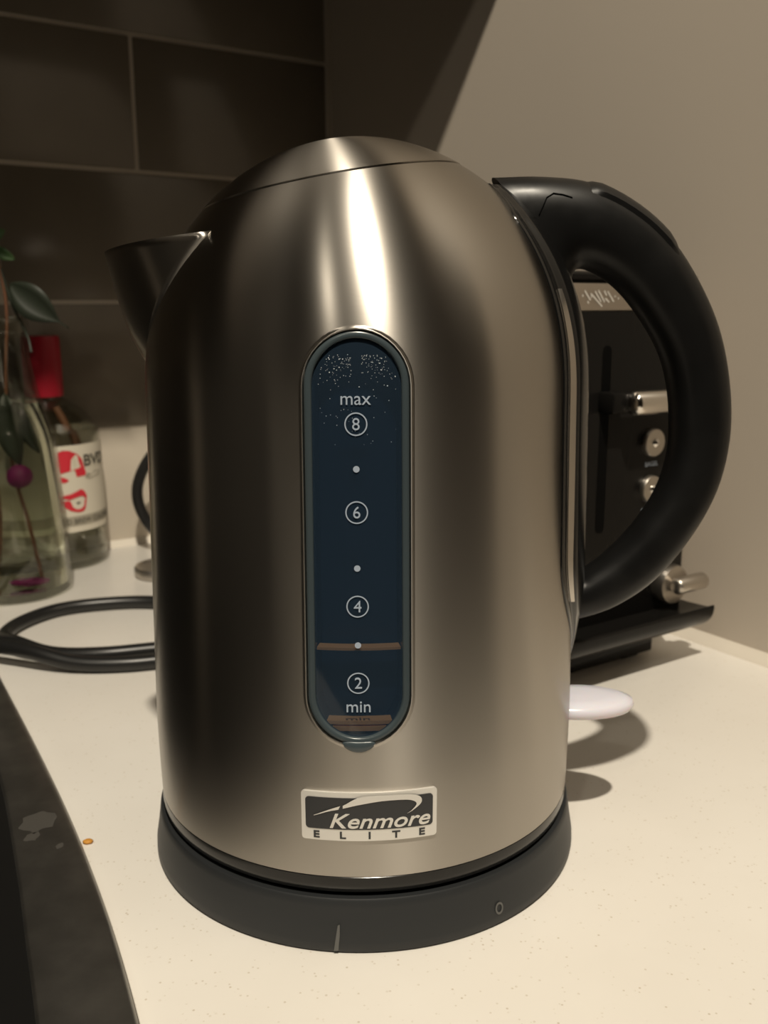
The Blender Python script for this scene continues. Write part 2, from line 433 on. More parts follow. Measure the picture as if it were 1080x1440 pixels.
def split(verts, faces, keep_above, shift):
    me = bpy.data.meshes.new('x'); me.from_pydata([tuple(v) for v in verts], [], faces); me.update()
    bm = bmesh.new(); bm.from_mesh(me); bpy.data.meshes.remove(me)
    bmesh.ops.recalc_face_normals(bm, faces=bm.faces)
    co = Vector((0, 0, ZS))+pn*shift
    bmesh.ops.bisect_plane(bm, geom=bm.verts[:]+bm.edges[:]+bm.faces[:], plane_co=co, plane_no=pn,
                           clear_inner=keep_above, clear_outer=not keep_above)
    cut = [e for e in bm.edges if e.is_boundary and all(abs((v.co-co).dot(pn)) < 1e-5 for v in e.verts)]
    r = bmesh.ops.extrude_edge_only(bm, edges=cut)
    for v in r['geom']:
        if isinstance(v, bmesh.types.BMVert):
            v.co = Vector((v.co.x*.975, v.co.y*.975, v.co.z+(-.0002 if keep_above else -.004)))
            if keep_above: v.co.z -= .0025
    return bm
body = kchild(from_bm('body', split(V, F, False, -.0003), STEEL, None, True, 40))
LV, LF = [], []
for r, z in [(r, z) for r, z in zip(PR, PZ) if z > .228 and r > .0015]:
    for k in range(96): LV.append(((r+.0002)*math.sin(k*2*PI/96), -(r+.0002)*math.cos(k*2*PI/96), z+.0002))
for i in range(len(LV)//96-1):
    for k in range(96): LF.append((i*96+k, i*96+(k+1) % 96, (i+1)*96+(k+1) % 96, (i+1)*96+k))
LF.append(tuple(len(LV)-96+k for k in range(96)))
lid = kchild(from_bm('lid', split(LV, LF, True, .0004), STEEL, None, True, 40))
# black ring under the metal
kchild(revolve('bottom_ring', [(.072, .0188), (.0785, .0190), (.0803, .0205), (.0808, .0230), (.0807, .0258), (.0800, .0264), (.070, .0264)], GLOSSBLACK, None, seg=128))
# --- spout: pointed beak on the -X side
def spout():
    ridge = catmull([(-.0800, .1885), (-.0846, .1975), (-.0880, .2075), (-.0906, .2180), (-.0928, .2275)], 4)
    nu = 24; V, F = [], []
    for j, (rx, zr_) in enumerate(ridge):
        v = j/(len(ridge)-1); phi = math.radians(5+37*v**.8)
        for i in range(nu+1):
            u = -1+2*i/nu
            zt_ = zr_+(.0048*v)*abs(u)**1.3
            rb = rz(zt_)-.0004
            wgt = (1-abs(u)**1.35)
            rr = rb+(-rx-rb)*wgt
            a = -PI/2+u*phi*(1-.25*wgt)
            V.append((rr*math.sin(a), -rr*math.cos(a), zt_))
    for j in range(len(ridge)-1):
        for i in range(nu): F.append((j*(nu+1)+i, j*(nu+1)+i+1, (j+1)*(nu+1)+i+1, (j+1)*(nu+1)+i))
    o = new_obj('spout', V, F, STEEL, None, True, None)
    md = o.modifiers.new('thickness', 'SOLIDIFY'); md.thickness = .0009; md.offset = -1
    return o
sp = kchild(spout())
# lip floor inside the spout (strainer plate)
# --- handle
H = [(0.0477, 0.2536, 0.0766, 0.2110), (0.0652, 0.2538, 0.0783, 0.2207), (0.0834, 0.2516, 0.0852, 0.2204), (0.1006, 0.2432, 0.0950, 0.2140),
     (0.1144, 0.2312, 0.1041, 0.2036), (0.1260, 0.2146, 0.1114, 0.1921), (0.1339, 0.1978, 0.1156, 0.1806), (0.1388, 0.1778, 0.1177, 0.1672),
     (0.1400, 0.1588, 0.1178, 0.1521), (0.1367, 0.1394, 0.1137, 0.1376), (0.1281, 0.1211, 0.1055, 0.1241), (0.1151, 0.1038, 0.0949, 0.1128),
     (0.1000, 0.0928, 0.0872, 0.1070), (0.0860, 0.0877, 0.0845, 0.1053), (0.0784, 0.0872, 0.0780, 0.1054)]
WY = [.0125, .0130, .0130, .0128, .0124, .0120, .0118, .0116, .0114, .0112, .0108, .0102, .0098, .0096, .0096]
HH = catmull([(*h, w) for h, w in zip(H, WY)], 5)
HSEG = 28
V, F = [], []
for xo, zo, xi, zi, wy in HH:
    for k in range(HSEG):
        a = 2*PI*k/HSEG; ca, sa = math.cos(a), math.sin(a)
        ca2 = math.copysign(abs(ca)**.85, ca); sa2 = math.copysign(abs(sa)**.85, sa)
        V.append(((xo+xi)/2+(xo-xi)/2*ca2, wy*sa2, (zo+zi)/2+(zo-zi)/2*ca2))
for j in range(len(HH)-1):
    for k in range(HSEG):
        k2 = (k+1) % HSEG; F.append((j*HSEG+k, j*HSEG+k2, (j+1)*HSEG+k2, (j+1)*HSEG+k))
F.append(tuple(range(HSEG))[::-1]); F.append(tuple((len(HH)-1)*HSEG+k for k in range(HSEG)))
handle = kchild(new_obj('handle', V, F, PLASTIC, None, True, 60))
# raised pad (lid release) along the top of the handle
def pad(name, j0, j1, half, lift, m, parent, a_off=0.0):
    V, F = [], []; nk = 12; js = list(range(j0, j1+1))
    for jj, j in enumerate(js):
        xo, zo, xi, zi, wy = HH[j]
        endf = min(1, jj/1.5, (len(js)-1-jj)/1.5)
        for k in range(nk+1):
            a = (-1+2*k/nk)*half+a_off; ca, sa = math.cos(a), math.sin(a)
            ca2 = math.copysign(abs(ca)**.85, ca); sa2 = math.copysign(abs(sa)**.85, sa)
            edge = min(1, k/1.0, (nk-k)/1.0)
            l = -.0006+(lift+.0006)*min(edge, endf)
            dx, dz = xo-xi, zo-zi; ln = math.hypot(dx, dz)
            V.append(((xo+xi)/2+dx/2*ca2+dx/ln*l*ca2, (wy+l)*sa2, (zo+zi)/2+dz/2*ca2+dz/ln*l*ca2))
    for j in range(len(js)-1):
        for k in range(nk): F.append((j*(nk+1)+k, j*(nk+1)+k+1, (j+1)*(nk+1)+k+1, (j+1)*(nk+1)+k))
    o = new_obj(name, V, F, m, None, True, 45); o.parent = parent; return o
pad('lid_release_button', 9, 21, .95, .0012, PLASTIC, handle)
# hairline crack in the cover: a thin dark tube following its surface
def strip3(name, pts, wdt, m, parent):
    return tube(name, pts, wdt, m, parent, 6)
def hpt(j, a, l):
    xo, zo, xi, zi, wy = HH[j]; ca, sa = math.cos(a), math.sin(a)
    ca2 = math.copysign(abs(ca)**.85, ca); sa2 = math.copysign(abs(sa)**.85, sa)
    dx, dz = xo-xi, zo-zi; ln = math.hypot(dx, dz)
    return Vector(((xo+xi)/2+dx/2*ca2+dx/ln*l*ca2, (wy+l)*sa2, (zo+zi)/2+dz/2*ca2+dz/ln*l*ca2))
strip3('crack', [hpt(j, math.radians(a), .0002) for j, a in ((2, -78), (3, -72), (4, -63), (5, -58), (6, -60), (7, -64))], .0002, BLACKGAP, handle)
# --- spine on the body that carries the handle
def spine(name, lo_fn, hi_fn, sections, m, z0=.0725, z1=.2500, n=60):
    V, F = [], []; k = len(sections)
    for j in range(n+1):
        z = z0+(z1-z0)*j/n
        t = max(0, min(1, (z-z0)/.050)); w = math.radians(3+28*math.sin(t*PI/2))
        tt = max(0, min(1, (z1-z)/.012)); w *= .55+.45*tt
        for u, off in sections:
            oo = off*(min(1, .35+t*.9)) if off > 0 else off
            V.append(onbody(PI/2+u*w, z, oo))
    for j in range(n):
        for i in range(k-1): F.append((j*k+i, j*k+i+1, (j+1)*k+i+1, (j+1)*k+i))
    F.append(tuple(range(k))); F.append(tuple(n*k+i for i in range(k)))
    return new_obj(name, V, F, m, None, True, 40)
half = [(-1.0, -.0008), (-.99, .0004), (-.96, .0008), (-.87, .0008), (-.85, .0005), (-.78, .0014), (-.76, .0024), (-.70, .0030), (-.56, .0042), (-.45, .0047), (-.2, .0052), (0, .0054)]
full = half+[(-u, o) for u, o in half[::-1][1:]]
sp_ = kchild(spine('spine', None, None, full, GLOSSBLACK))
for sgn in (-1, 1):  # bright strips stand in for the highlight on the glossy spine
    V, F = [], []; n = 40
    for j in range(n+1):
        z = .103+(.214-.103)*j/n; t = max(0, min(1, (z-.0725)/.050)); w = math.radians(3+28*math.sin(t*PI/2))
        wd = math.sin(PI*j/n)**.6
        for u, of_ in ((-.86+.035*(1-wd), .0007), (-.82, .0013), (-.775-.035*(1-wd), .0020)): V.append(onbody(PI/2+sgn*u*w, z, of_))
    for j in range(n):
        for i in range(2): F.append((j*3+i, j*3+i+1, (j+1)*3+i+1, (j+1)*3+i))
    o = new_obj('spine_highlight', V, F, SATIN, None, True, None); o.parent = sp_; o['label'] = 'metal strip standing in for a highlight on the spine'
# --- switch paddle
def paddle():
    V, F = [], []; n = 40
    lay = [(-.0034, .80), (-.0026, .95), (-.0006, 1.0), (.0012, .97), (.0024, .82), (.0028, .5), (.0029, .0)]
    for dz, sc in lay:
        for k in range(n):
            a = 2*PI*k/n
            V.append((.086+.0235*sc*math.cos(a), .0135*sc*math.sin(a), .0515+dz))
    for j in range(len(lay)-1):
        for k in range(n): F.append((j*n+k, j*n+(k+1) % n, (j+1)*n+(k+1) % n, (j+1)*n+k))
    F.append(tuple(range(n))[::-1])
    return new_obj('switch_paddle', V, F, LEVER, None, True, 60)
pd = kchild(paddle()); pd['label'] = 'translucent white switch paddle'
# --- water window
def ring_obj(name, rings, m, parent, closed_in=False, nq=120):
    V, F = [], []
    for hw, zb, zt, off in rings:
        for a in range(nq):
            s, z = stadium(hw, zb, zt, 4*a/nq); V.append(pt(s, z, off))
    for j in range(len(rings)-1):
        for a in range(nq): F.append((j*nq+a, j*nq+(a+1) % nq, (j+1)*nq+(a+1) % nq, (j+1)*nq+a))
    o = new_obj(name, V, F, m, None, True, 45)
    if parent: o.parent = parent
    return o
def st(d, off): return (HW-d, ZB+d, ZT-d, off)
win = kchild(ring_obj('window_frame', [st(.0006, -.0030), st(.0006, -.0007), st(.0009, -.0003), st(.0016, -.0001), st(.0024, -.0002), st(.0028, -.0005), st(.0029, -.0010), st(.0029, -.0040)], BEZEL, None))
win['label'] = 'slate blue translucent window frame'
def stad_fill(name, d, off, m, parent, nz=60, ns=10):
    V, F = [], []; hw, zb, zt = HW-d, ZB+d, ZT-d
    for j in range(nz+1):
        t = j/nz; t = .5-.5*math.cos(PI*t); z = zb+(zt-zb)*t
        if z < zb+hw: h = math.sqrt(max(0, hw*hw-(zb+hw-z)**2))
        elif z > zt-hw: h = math.sqrt(max(0, hw*hw-(z-zt+hw)**2))
        else: h = hw
        for i in range(ns+1): V.append(pt((-1+2*i/ns)*max(h, 1e-5), z, off))
    for j in range(nz):
        for i in range(ns): F.append((j*(ns+1)+i, j*(ns+1)+i+1, (j+1)*(ns+1)+i+1, (j+1)*(ns+1)+i))
    o = new_obj(name, V, F, m, None, True, None)
    if parent: o.parent = parent
    return o
stad_fill('pane', .0029, -.0014, PANE, win)
stad_fill('gauge_backing', .0029, -.0100, NAVY, win)
ring_obj('gauge_wall', [st(.0029, -.0040), st(.0029, -.0100)], NAVY, win)
def wtext(s, size, z, s0=-.0002, **k):
    mapped('print', text_mesh(s, size, **k), lambda v: pt(s0+v.x, z+v.y, -.0012+v.z), PRINT, win)
wtext('max', .0056, .1812)
wtext('min', .0055, .0852)
for s, z in (('8', .1742), ('6', .1475), ('4', .1180), ('2', .0931)):
    wtext(s, .0052, z)
    V, F = [], []
    for k in range(40):
        a = 2*PI*k/40
        for r in (.0031, .0035): V.append(pt(-.0002+r*math.cos(a), z+r*math.sin(a), -.0011))
    for k in range(40): k2 = (k+1) % 40; F.append((2*k, 2*k+1, 2*k2+1, 2*k2))
    new_obj('print_ring', V, F, PRINT, None, False).parent = win
for z in (.1607, .1301, .1055):
    V = [pt(-.0002+.0010*math.cos(2*PI*k/20), z+.0010*math.sin(2*PI*k/20), -.0011) for k in range(20)]
    new_obj('print_dot', V, [tuple(range(20))], PRINT, None, False).parent = win
def level(name, z, h, hw0, off=-.0022):
    V, F = [], []
    for i in range(17):
        s = (-1+i/8)*hw0
        V += [pt(s, z, off), pt(s, z+h, off), pt(s, z+h, off-.004), pt(s, z, off-.004)]
    for i in range(16):
        for k in range(4): F.append((4*i+k, 4*i+(k+1) % 4, 4*i+4+(k+1) % 4, 4*i+4+k))
    new_obj(name, V, F, COPPERGLINT, None, False).parent = win
level('water_line_glint', .1034, .0008, .0134)  # coloured strips in place of reflections on the water
level('heater_plate_glint', .0788, .0012, .0118); level('heater_plate_glint', .0766, .0016, .0100)
# condensation beads on the inside of the pane
bm = bmesh.new()
rnd = random.Random(3)
for i in range(230):
    if i < 190:
        s = rnd.gauss(0, .0055); z = .1945-abs(rnd.gauss(0, .0042))
        s += math.copysign(.0015, s)
    else: s = rnd.uniform(-.012, .012); z = rnd.uniform(.168, .19)
    if abs(s) > .0125 or (z > .186 and s*s+(z-.186)**2 > .0125**2): continue
    r = rnd.choice((.00007, .0001, .00013, .0002 if i % 4 == 0 else .0001))
    bmesh.ops.create_icosphere(bm, subdivisions=1, radius=r, matrix=Matrix.Translation(pt(s, z, -.00135)))
cb = from_bm('condensation', bm, DROP, win, True, None); cb['kind'] = 'stuff'
# clear drip bulge below the frame
bm = bmesh.new(); bmesh.ops.create_uvsphere(bm, u_segments=20, v_segments=12, radius=1)
for v in bm.verts: v.co = pt(v.co.x*.0052-.0002, .0722+v.co.z*.0018-abs(v.co.x)**2*-.0012, v.co.y*.0007)
from_bm('frame_tab', bm, BEZEL, win, True, None)
# --- badge
TB = math.radians(.95)
def bpt(s, z, off=0.): return onbody(TB+s/.0811, z, off)
def badge_plate(name, w_, z0, z1, cr, off0, off1, m, parent, ns=26):
    outl = []
    for cx, cz, a0 in ((w_-cr, z1-cr, 0), (-w_+cr, z1-cr, PI/2), (-w_+cr, z0+cr, PI), (w_-cr, z0+cr, 1.5*PI)):
        for k in range(5): a = a0+PI/2*k/4; outl.append((cx+cr*math.cos(a), cz+cr*math.sin(a)))
    bm = bmesh.new(); top = [bm.verts.new((x, z, off1)) for x, z in outl]; f = bm.faces.new(top)
    r = bmesh.ops.extrude_face_region(bm, geom=[f])
    for v in r['geom']:
        if isinstance(v, bmesh.types.BMVert): v.co.z = off0
    for i in range(1, ns):
        x = -w_+2*w_*i/ns
        bmesh.ops.bisect_plane(bm, geom=bm.verts[:]+bm.edges[:]+bm.faces[:], plane_co=(x, 0, 0), plane_no=(1, 0, 0))
    for v in bm.verts: v.co = bpt(v.co.x, v.co.y, v.co.z)
    o = from_bm(name, bm, m, None, True, 35)
    if parent: o.parent = parent
    return o
badge = kchild(badge_plate('badge', .0219, .0399, .0569, .0010, -.0005, .0008, BADGEMETAL, None))
badge['label'] = 'silver Kenmore Elite name badge'
badge_plate('badge_field', .0205, .0440, .0551, .0012, .0007, .00095, BADGEDARK, badge)
def shape(name, pts2, m, parent, off=.00115, fn=bpt):
    V = [fn(x, z, off) for x, z in pts2]
    o = new_obj(name, V, [tuple(range(len(V)))], m, None, False); o.parent = parent; return o
def ribbon(name, top, bot, m, parent, off=.0012, fn=bpt, n=10):
    T, B = catmull(top, n), catmull(bot, n); V, F = [], []
    for a, b in zip(T, B): V += [fn(a[0], a[1], off), fn(b[0], b[1], off)]
    for i in range(len(T)-1): F.append((2*i, 2*i+1, 2*i+3, 2*i+2))
    o = new_obj(name, V, F, m, None, False); o.parent = parent; return o
# swoosh: left spear and long arc that hooks down on the right
ribbon('swoosh', [(-.0178, .0488), (-.0130, .0510), (-.0092, .0525)], [(-.0176, .0487), (-.0130, .0504), (-.0098, .0512)], BADGEMETAL, badge, n=6)
ribbon('swoosh', [(-.0084, .0526), (-.0030, .0556), (.0040, .0560), (.0120, .0558), (.0160, .0548), (.0166, .0525), (.0140, .0502), (.0122, .0492)],
       [(-.0084, .0516), (-.0030, .0530), (.0040, .0541), (.0110, .0541), (.0140, .0534), (.0150, .0521), (.0134, .0501), (.0120, .0492)], BADGEMETAL, badge, n=6)
mapped('lettering', text_mesh('Kenmore', .0072, bold=.00008, shear=.30, sx=1.17, extrude=.0001), lambda v: bpt(.0035+v.x, .0471+v.y, .0011+v.z), BADGEMETAL, badge)
for ch, s in zip('ELITE', (-.0170, -.0085, .0, .0085, .0170)):
    mapped('lettering', text_mesh(ch, .0034, bold=.00010, sx=1.25, extrude=.00008), lambda v: bpt(s+v.x, .0419+v.y, .00085+v.z), BADGEDARK, badge)

# power base
pb = empty('kettle_power_base', (0, 0, 0)); tag(pb, 'round charcoal plastic power base standing on the countertop under the kettle', 'kettle base')
bo = revolve('base_body', [(.0832, .0), (.0841, .0012), (.0840, .004), (.0830, .010), (.0822, .0155), (.0819, .0180), (.0814, .0186), (.0795, .0186), (.0785, .0172), (.070, .0172)], BASEPL, pb, seg=160)
def basept(th, z, off): 
    r = float(np.interp(z, [.0, .004, .010, .0155, .018], [.0841, .0840, .0830, .0822, .0819]))+off; return Vector((r*math.sin(th), -r*math.cos(th), z))
V = [basept(math.radians(-6.6)+x, z, .00045) for x, z in ((-.012, .0012), (.006, .0015), (.012, .007), (.011, .0105), (.003, .0100), (-.004, .006))]
o = new_obj('smear', V, [tuple(range(6))], SMEARM, bo, False)
V, F = [], []
for k in range(20):
    a = 2*PI*k/20
    for r in (.0011, .0017): V.append(basept(math.radians(33)+r*math.cos(a)/.083, .0066+r*1.25*math.sin(a), .00035))
for k in range(20): k2 = (k+1) % 20; F.append((2*k, 2*k+1, 2*k2+1, 2*k2))
new_obj('smear', V, F, SMEARM, bo, False)

# ================================================================== TOASTER
ts = empty('toaster', rp(.185, .20, 0)); tag(ts, 'black and stainless steel toaster behind the kettle by the beige wall', 'toaster')
def tchild(o): o.parent = ts; o.matrix_parent_inverse = Matrix.Translation(-ts.location); return o
TF = DB-.460                             # front face
TE0, TE1 = .092, .2610
tchild(rbox('body_shell', (TE0, TF+.002, .012), (TE1, TF+.27, .2240), TOASTSTEEL, bev=.010, seg=5))
face = tchild(rbox('face_panel', (TE0+.003, TF-.001, .026), (TE1-.002, TF+.006, .2058), TOASTBLACK, bev=.001))
band = tchild(rbox('face_band', (TE0+.003, TF-.0015, .2060), (TE1-.002, TF+.006, .2200), TOASTSTEEL, bev=.001))
tchild(rbox('top_cover', (TE0-.0002, TF+.0005, .2203), (TE1+.0002, TF+.272, .2262), TOASTBLACK, bev=.004, seg=3))
tchild(rbox('top_slot', (TE0+.045, TF+.03, .2250), (TE0+.075, TF+.25, .2268), BLACKGAP, bev=.0005))
tchild(rbox('top_slot', (TE1-.075, TF+.03, .2250), (TE1-.045, TF+.25, .2268), BLACKGAP, bev=.0005))
def tface(s, z, off=0.): return rp(s, TF-.001-off, z)
# lever slot, carriage and chrome lever
def slot_obj(name, e, z0, z1, hw, m, parent, off=.0003):
    pts2 = [(e+hw*math.cos(PI*k/10), z1-hw+hw*math.sin(PI*k/10)) for k in range(11)]+[(e+hw*math.cos(PI+PI*k/10), z0+hw+hw*math.sin(PI+PI*k/10)) for k in range(11)]
    o = new_obj(name, [tface(x, z, off) for x, z in pts2], [tuple(range(len(pts2)))], m, None, False); o.parent = parent; o.matrix_parent_inverse = Matrix.Identity(4); return o
def under(o, p): o.parent = p; o.matrix_parent_inverse = p.matrix_world.inverted() if False else Matrix.Identity(4); return o
slot_obj('lever_slot', .1876, .0860, .1880, .0032, BLACKGAP, face)
lv = tchild(rbox('lever_carriage', (.1825, TF-.012, .1525), (.1960, TF+.001, .1640), TOASTBLACK, bev=.002))
def rod(name, e0, e1, n_, z, r, m, parent):
    V, F = [], []; sg = 20; secs = [(0, .25), (.08, .62), (.25, .88), (.5, 1)]
    prof_ = [(e0+t*r, s*r) for t, s in secs]+[(e1-t*r, s*r) for t, s in secs[::-1]]
    for e, rr in prof_:
        for k in range(sg): a = 2*PI*k/sg; V.append(rp(e, n_+rr*math.cos(a), z+rr*math.sin(a)))
    for j in range(len(prof_)-1):
        for k in range(sg): F.append((j*sg+k, j*sg+(k+1) % sg, (j+1)*sg+(k+1) % sg, (j+1)*sg+k))
    F.append(tuple(range(sg))[::-1]); F.append(tuple((len(prof_)-1)*sg+k for k in range(sg)))
    o = new_obj(name, V, F, m, None, True, 60); o.parent = parent; return o
rod('lever_bar', .1935, .2480, TF-.013, .1580, .0066, CHROME, lv)
def disc(name, e, z, r, thick, m, parent, off=0.0, dome_=.0):
    V, F = [], []; sg = 28
    lay = [(1.0, 0), (1.0, thick*.7), (.93, thick), (.5, thick+dome_*.7), (.02, thick+dome_)]
    for s, t in lay:
        for k in range(sg): a = 2*PI*k/sg; V.append(tface(e+r*s*math.cos(a), z+r*s*math.sin(a), off+t))
    for j in range(len(lay)-1):
        for k in range(sg): F.append((j*sg+k, j*sg+(k+1) % sg, (j+1)*sg+(k+1) % sg, (j+1)*sg+k))
    F.append(tuple((len(lay)-1)*sg+k for k in range(sg))); F.append(tuple(range(sg))[::-1])
    o = new_obj(name, V, F, m, None, True, 40); o.parent = parent; return o
for z, word in ((.1335, 'BAGEL'), (.1070, 'REHEAT')):
    b_ = disc('button', .2262, z, .0080, .003, SATIN, face)
    disc('button_light', .2262, z, .0026, .0008, CHROME, b_, .003, .0014)
    mapped('print', text_mesh(word, .0036, extrude=.00005), lambda v: tface(.2268+v.x, z-.0122+v.y, .0003+v.z), PRINT, face)
kn = tchild(disc('browning_knob', .2440, .0490, .0118, .008, SATIN, None)); 
rod('knob_grip', .2385, .2650, TF-.013, .0498, .0050, SATIN, kn)
# diagonal stroke emblem on the band (px outline copied as strokes)
def bandpt(x, y): # emblem plane: x right in mm, y up in mm
    return tface(.1678+x*.001, .2135+y*.001, .0009)
strokes = [((0.6, 2.6), (4.9, -2.2)), ((5.4, 0.9), (13.6, -5.4)), ((8.0, 2.4), (12.6, -3.0)), ((10.4, 2.8), (15.2, -3.1)), ((14.6, 2.6), (16.6, 0.2)), ((17.2, 2.3), (22.0, -3.0)), ((15.6, -1.2), (18.6, -3.2)), ((-1.0, .6), (-.4, -.4)), ((2.8, -2.6), (3.8, -3.8)), ((22.6, 0.2), (23.0, -.6)), ((25.0, -.8), (25.4, -1.6)), ((5.2, 1.4), (5.6, -.9))]
for (x0, y0), (x1, y1) in strokes:
    dx, dy = x1-x0, y1-y0; ln = math.hypot(dx, dy); ox, oy = -dy/ln*.42, dx/ln*.42
    new_obj('emblem_stroke', [bandpt(x0+ox, y0+oy), bandpt(x1+ox, y1+oy), bandpt(x1-ox, y1-oy), bandpt(x0-ox, y0-oy)], [(0, 1, 2, 3)], BADGEMETAL, None, False).parent = band
# crumb ledge: curved lip along the foot
lp = [(0, .0335), (-.017, .0345), (-.0195, .0362), (-.0205, .0350), (-.0195, .0300), (-.0165, .0255), (-.011, .0215), (-.002, .0185), (.004, .0180), (.004, .0335)]
lip = catmull(lp, 3)
V = []
for e in (TE0+.004, .2650):
    for dn, z in lip: V.append(rp(e, TF-.001+dn, z))
k = len(lip)
tchild(new_obj('crumb_ledge', V, [tuple(range(k))[::-1], tuple(range(k, 2*k))]+[(i, (i+1) % k, k+(i+1) % k, k+i) for i in range(k)], TOASTBLACK, None, True, 40))
tchild(rbox('plinth', (TE0+.01, TF+.006, .004), (TE1-.016, TF+.26, .014), TOASTBLACK, bev=.001))
for e in (TE0+.02, TE1-.035):
    for n_ in (TF+.012, TF+.235):
        tchild(rbox('foot', (e, n_, 0), (e+.014, n_+.014, .005), RUBBER, bev=.001))

# ================================================================== BOTTLES
def bottle(name, cx, cy, outer, wall, m, label, cat, group=None):
    t = empty(name, (cx, cy, 0)); tag(t, label, cat, group)
    o = catmull(outer, 5); i_ = [(max(r-wall, .0005), max(z, .006)) for r, z in o if z > .004]
    prof = [(0.0005, .0002)]+[tuple(p) for p in o]+[p for p in i_[::-1]]+[(.0005, .0065)]
    revolve('glass', prof, m, t, seg=64, close=False, angle=60)
    return t, o
B1 = (-.262, .335)
b1, o1 = bottle('flower_bottle', *B1, [(.0375, .0), (.0405, .003), (.0408, .010), (.0400, .04), (.0386, .075), (.0366, .112), (.0320, .133), (.0268, .150), (.0235, .172), (.0215, .190), (.0232, .1925), (.0232, .200), (.0212, .203)], .0022, GLASS,
                'clear glass bottle of water holding leafy sprigs with a magenta bud', 'bottle')
tag(revolve('water', [(.0005, .007)]+[(float(np.interp(z, [p[1] for p in o1], [p[0] for p in o1]))-.0024, z) for z in np.linspace(.0072, .142, 24)]+[(.0005, .142)], WATER, None, B1, 64), 'clear water standing in the flower bottle', 'water')
B2 = (-.2585, .4225)
b2, o2 = bottle('labelled_bottle', *B2, [(.0390, .0), (.0415, .003), (.0422, .010), (.0418, .06), (.0412, .104), (.0380, .115), (.0300, .1260), (.0180, .1340), (.0138, .1385), (.0136, .155)], .0020, GLASS,
                'clear glass bottle with red stopper and white label printed with a red bearded face', 'bottle')
tag(revolve('water', [(.0005, .007)]+[(float(np.interp(z, [p[1] for p in o2], [p[0] for p in o2]))-.0022, z) for z in np.linspace(.0072, .113, 24)]+[(.0005, .113)], WATER, None, B2, 64), 'clear liquid in the bottle with the red stopper', 'water')
revolve('stopper', [(.0005, .1386), (.0148, .1386), (.0152, .141), (.0150, .184), (.0142, .1870), (.0005, .1870)], RED, b2, seg=40)['label'] = 'red plastic stopper'
V = catmull([(.010, .130), (.016, .118), (.020, .106), (.024, .090)], 5)
tube('dried_stem', [Vector((x, -.006, z)) for x, z in V], .0032, STEM, b2)
# label: white wrap, face stencil, words. azimuth from the bottle axis, 0 = towards the camera
v2 = Vector((CAM_POS.x-B2[0], CAM_POS.y-B2[1], 0)); AZ0 = math.atan2(v2.x, -v2.y)
def lpt(s, z, off=0.):
    r = float(np.interp(z, [0, .06, .104], [.0422, .0418, .0412]))+.0003+off; a = AZ0+s/.042
    return Vector((r*math.sin(a), -r*math.cos(a), z))
def lgrid(name, s0, s1, z0, z1, m, parent, off=0., ns=24):
    V, F = [], []
    for i in range(ns+1):
        s = s0+(s1-s0)*i/ns; V += [lpt(s, z0, off), lpt(s, z1, off)]
    for i in range(ns): F.append((2*i, 2*i+2, 2*i+3, 2*i+1))
    o = new_obj(name, V, F, m, None, True, None); o.parent = parent; return o
lab = lgrid('label', -.062, .064, .0320, .1022, LABELW, b2)
lab['label'] = 'white paper label with red face and dark lettering'
lgrid('label_band', -.062, .064, .0368, .0450, LABELG, lab, .0001)
def lshape(pts2, m=LABELR, off=.00025): shape('print', pts2, m, lab, off, lpt)
def P(*a): return [(x*.001, z*.001) for x, z in a]
lshape(P((5.7, 87.2), (5.9, 97.3), (10.3, 98.7), (15.4, 98.2), (21.8, 95.2), (26.0, 90.7), (27.6, 84.7), (18.9, 82.4), (13.0, 81.4), (7.3, 80.2)))
lshape(P((18.9, 82.4), (27.6, 84.7), (29.3, 79.2), (28.4, 77.0), (20.3, 76.5), (19.4, 81.2)), off=.00026)
lshape(P((6.6, 78.0), (9.8, 77.1), (13.6, 75.0), (12.4, 73.4), (9.5, 72.6), (6.9, 74.0)))
ribbon('print', [(6.5e-3, .0614), (9.9e-3, .0627), (14.5e-3, .0634), (19.4e-3, .0650), (23.3e-3, .0662), (26.5e-3, .0639), (28.3e-3, .0600)],
       [(6.5e-3, .0600), (9.7e-3, .0599), (13.0e-3, .0589), (16.5e-3, .0596), (21.5e-3, .0606), (25.0e-3, .0602), (27.3e-3, .0568)], LABELR, lab, .00025, lpt, 4)
ribbon('print', [(5.9e-3, .0603), (8.5e-3, .0583), (12.3e-3, .0582), (14.0e-3, .0565), (15.4e-3, .0528), (18.3e-3, .0506), (22.0e-3, .0506), (24.8e-3, .0525), (25.9e-3, .0570)],
       [(5.5e-3, .0560), (7.1e-3, .0550), (8.8e-3, .0530), (10.8e-3, .0516), (13.0e-3, .0500), (15.8e-3, .0490), (20.5e-3, .0479), (25.5e-3, .0495), (28.0e-3, .0580)], LABELR, lab, .00025, lpt, 4)
lshape(P((18.1, 55.9), (20.5, 56.3), (22.4, 55.8), (19.8, 54.5)), m=LABELK)
mapped('print', text_mesh('BVD', .0128, extrude=.00005, sx=1.15, bold=.0002), lambda v: lpt(.0415+v.x, .0890+v.y, .0003+v.z), LABELK, lab)
lshape(P((28.6, 76.4), (31.5, 78.9), (34.6, 76.6), (40.6, 79.2), (48.0, 78.5), (46.0, 75.3), (38.0, 74.3), (32.6, 73.5), (28.9, 74.6)), m=LABELG)
mapped('print', text_mesh('COLD BREW COLOMBIA', .0058, extrude=.00005, sx=1.0), lambda v: lpt(.030+v.x, .0408+v.y, .0003+v.z), LABELK, lab)
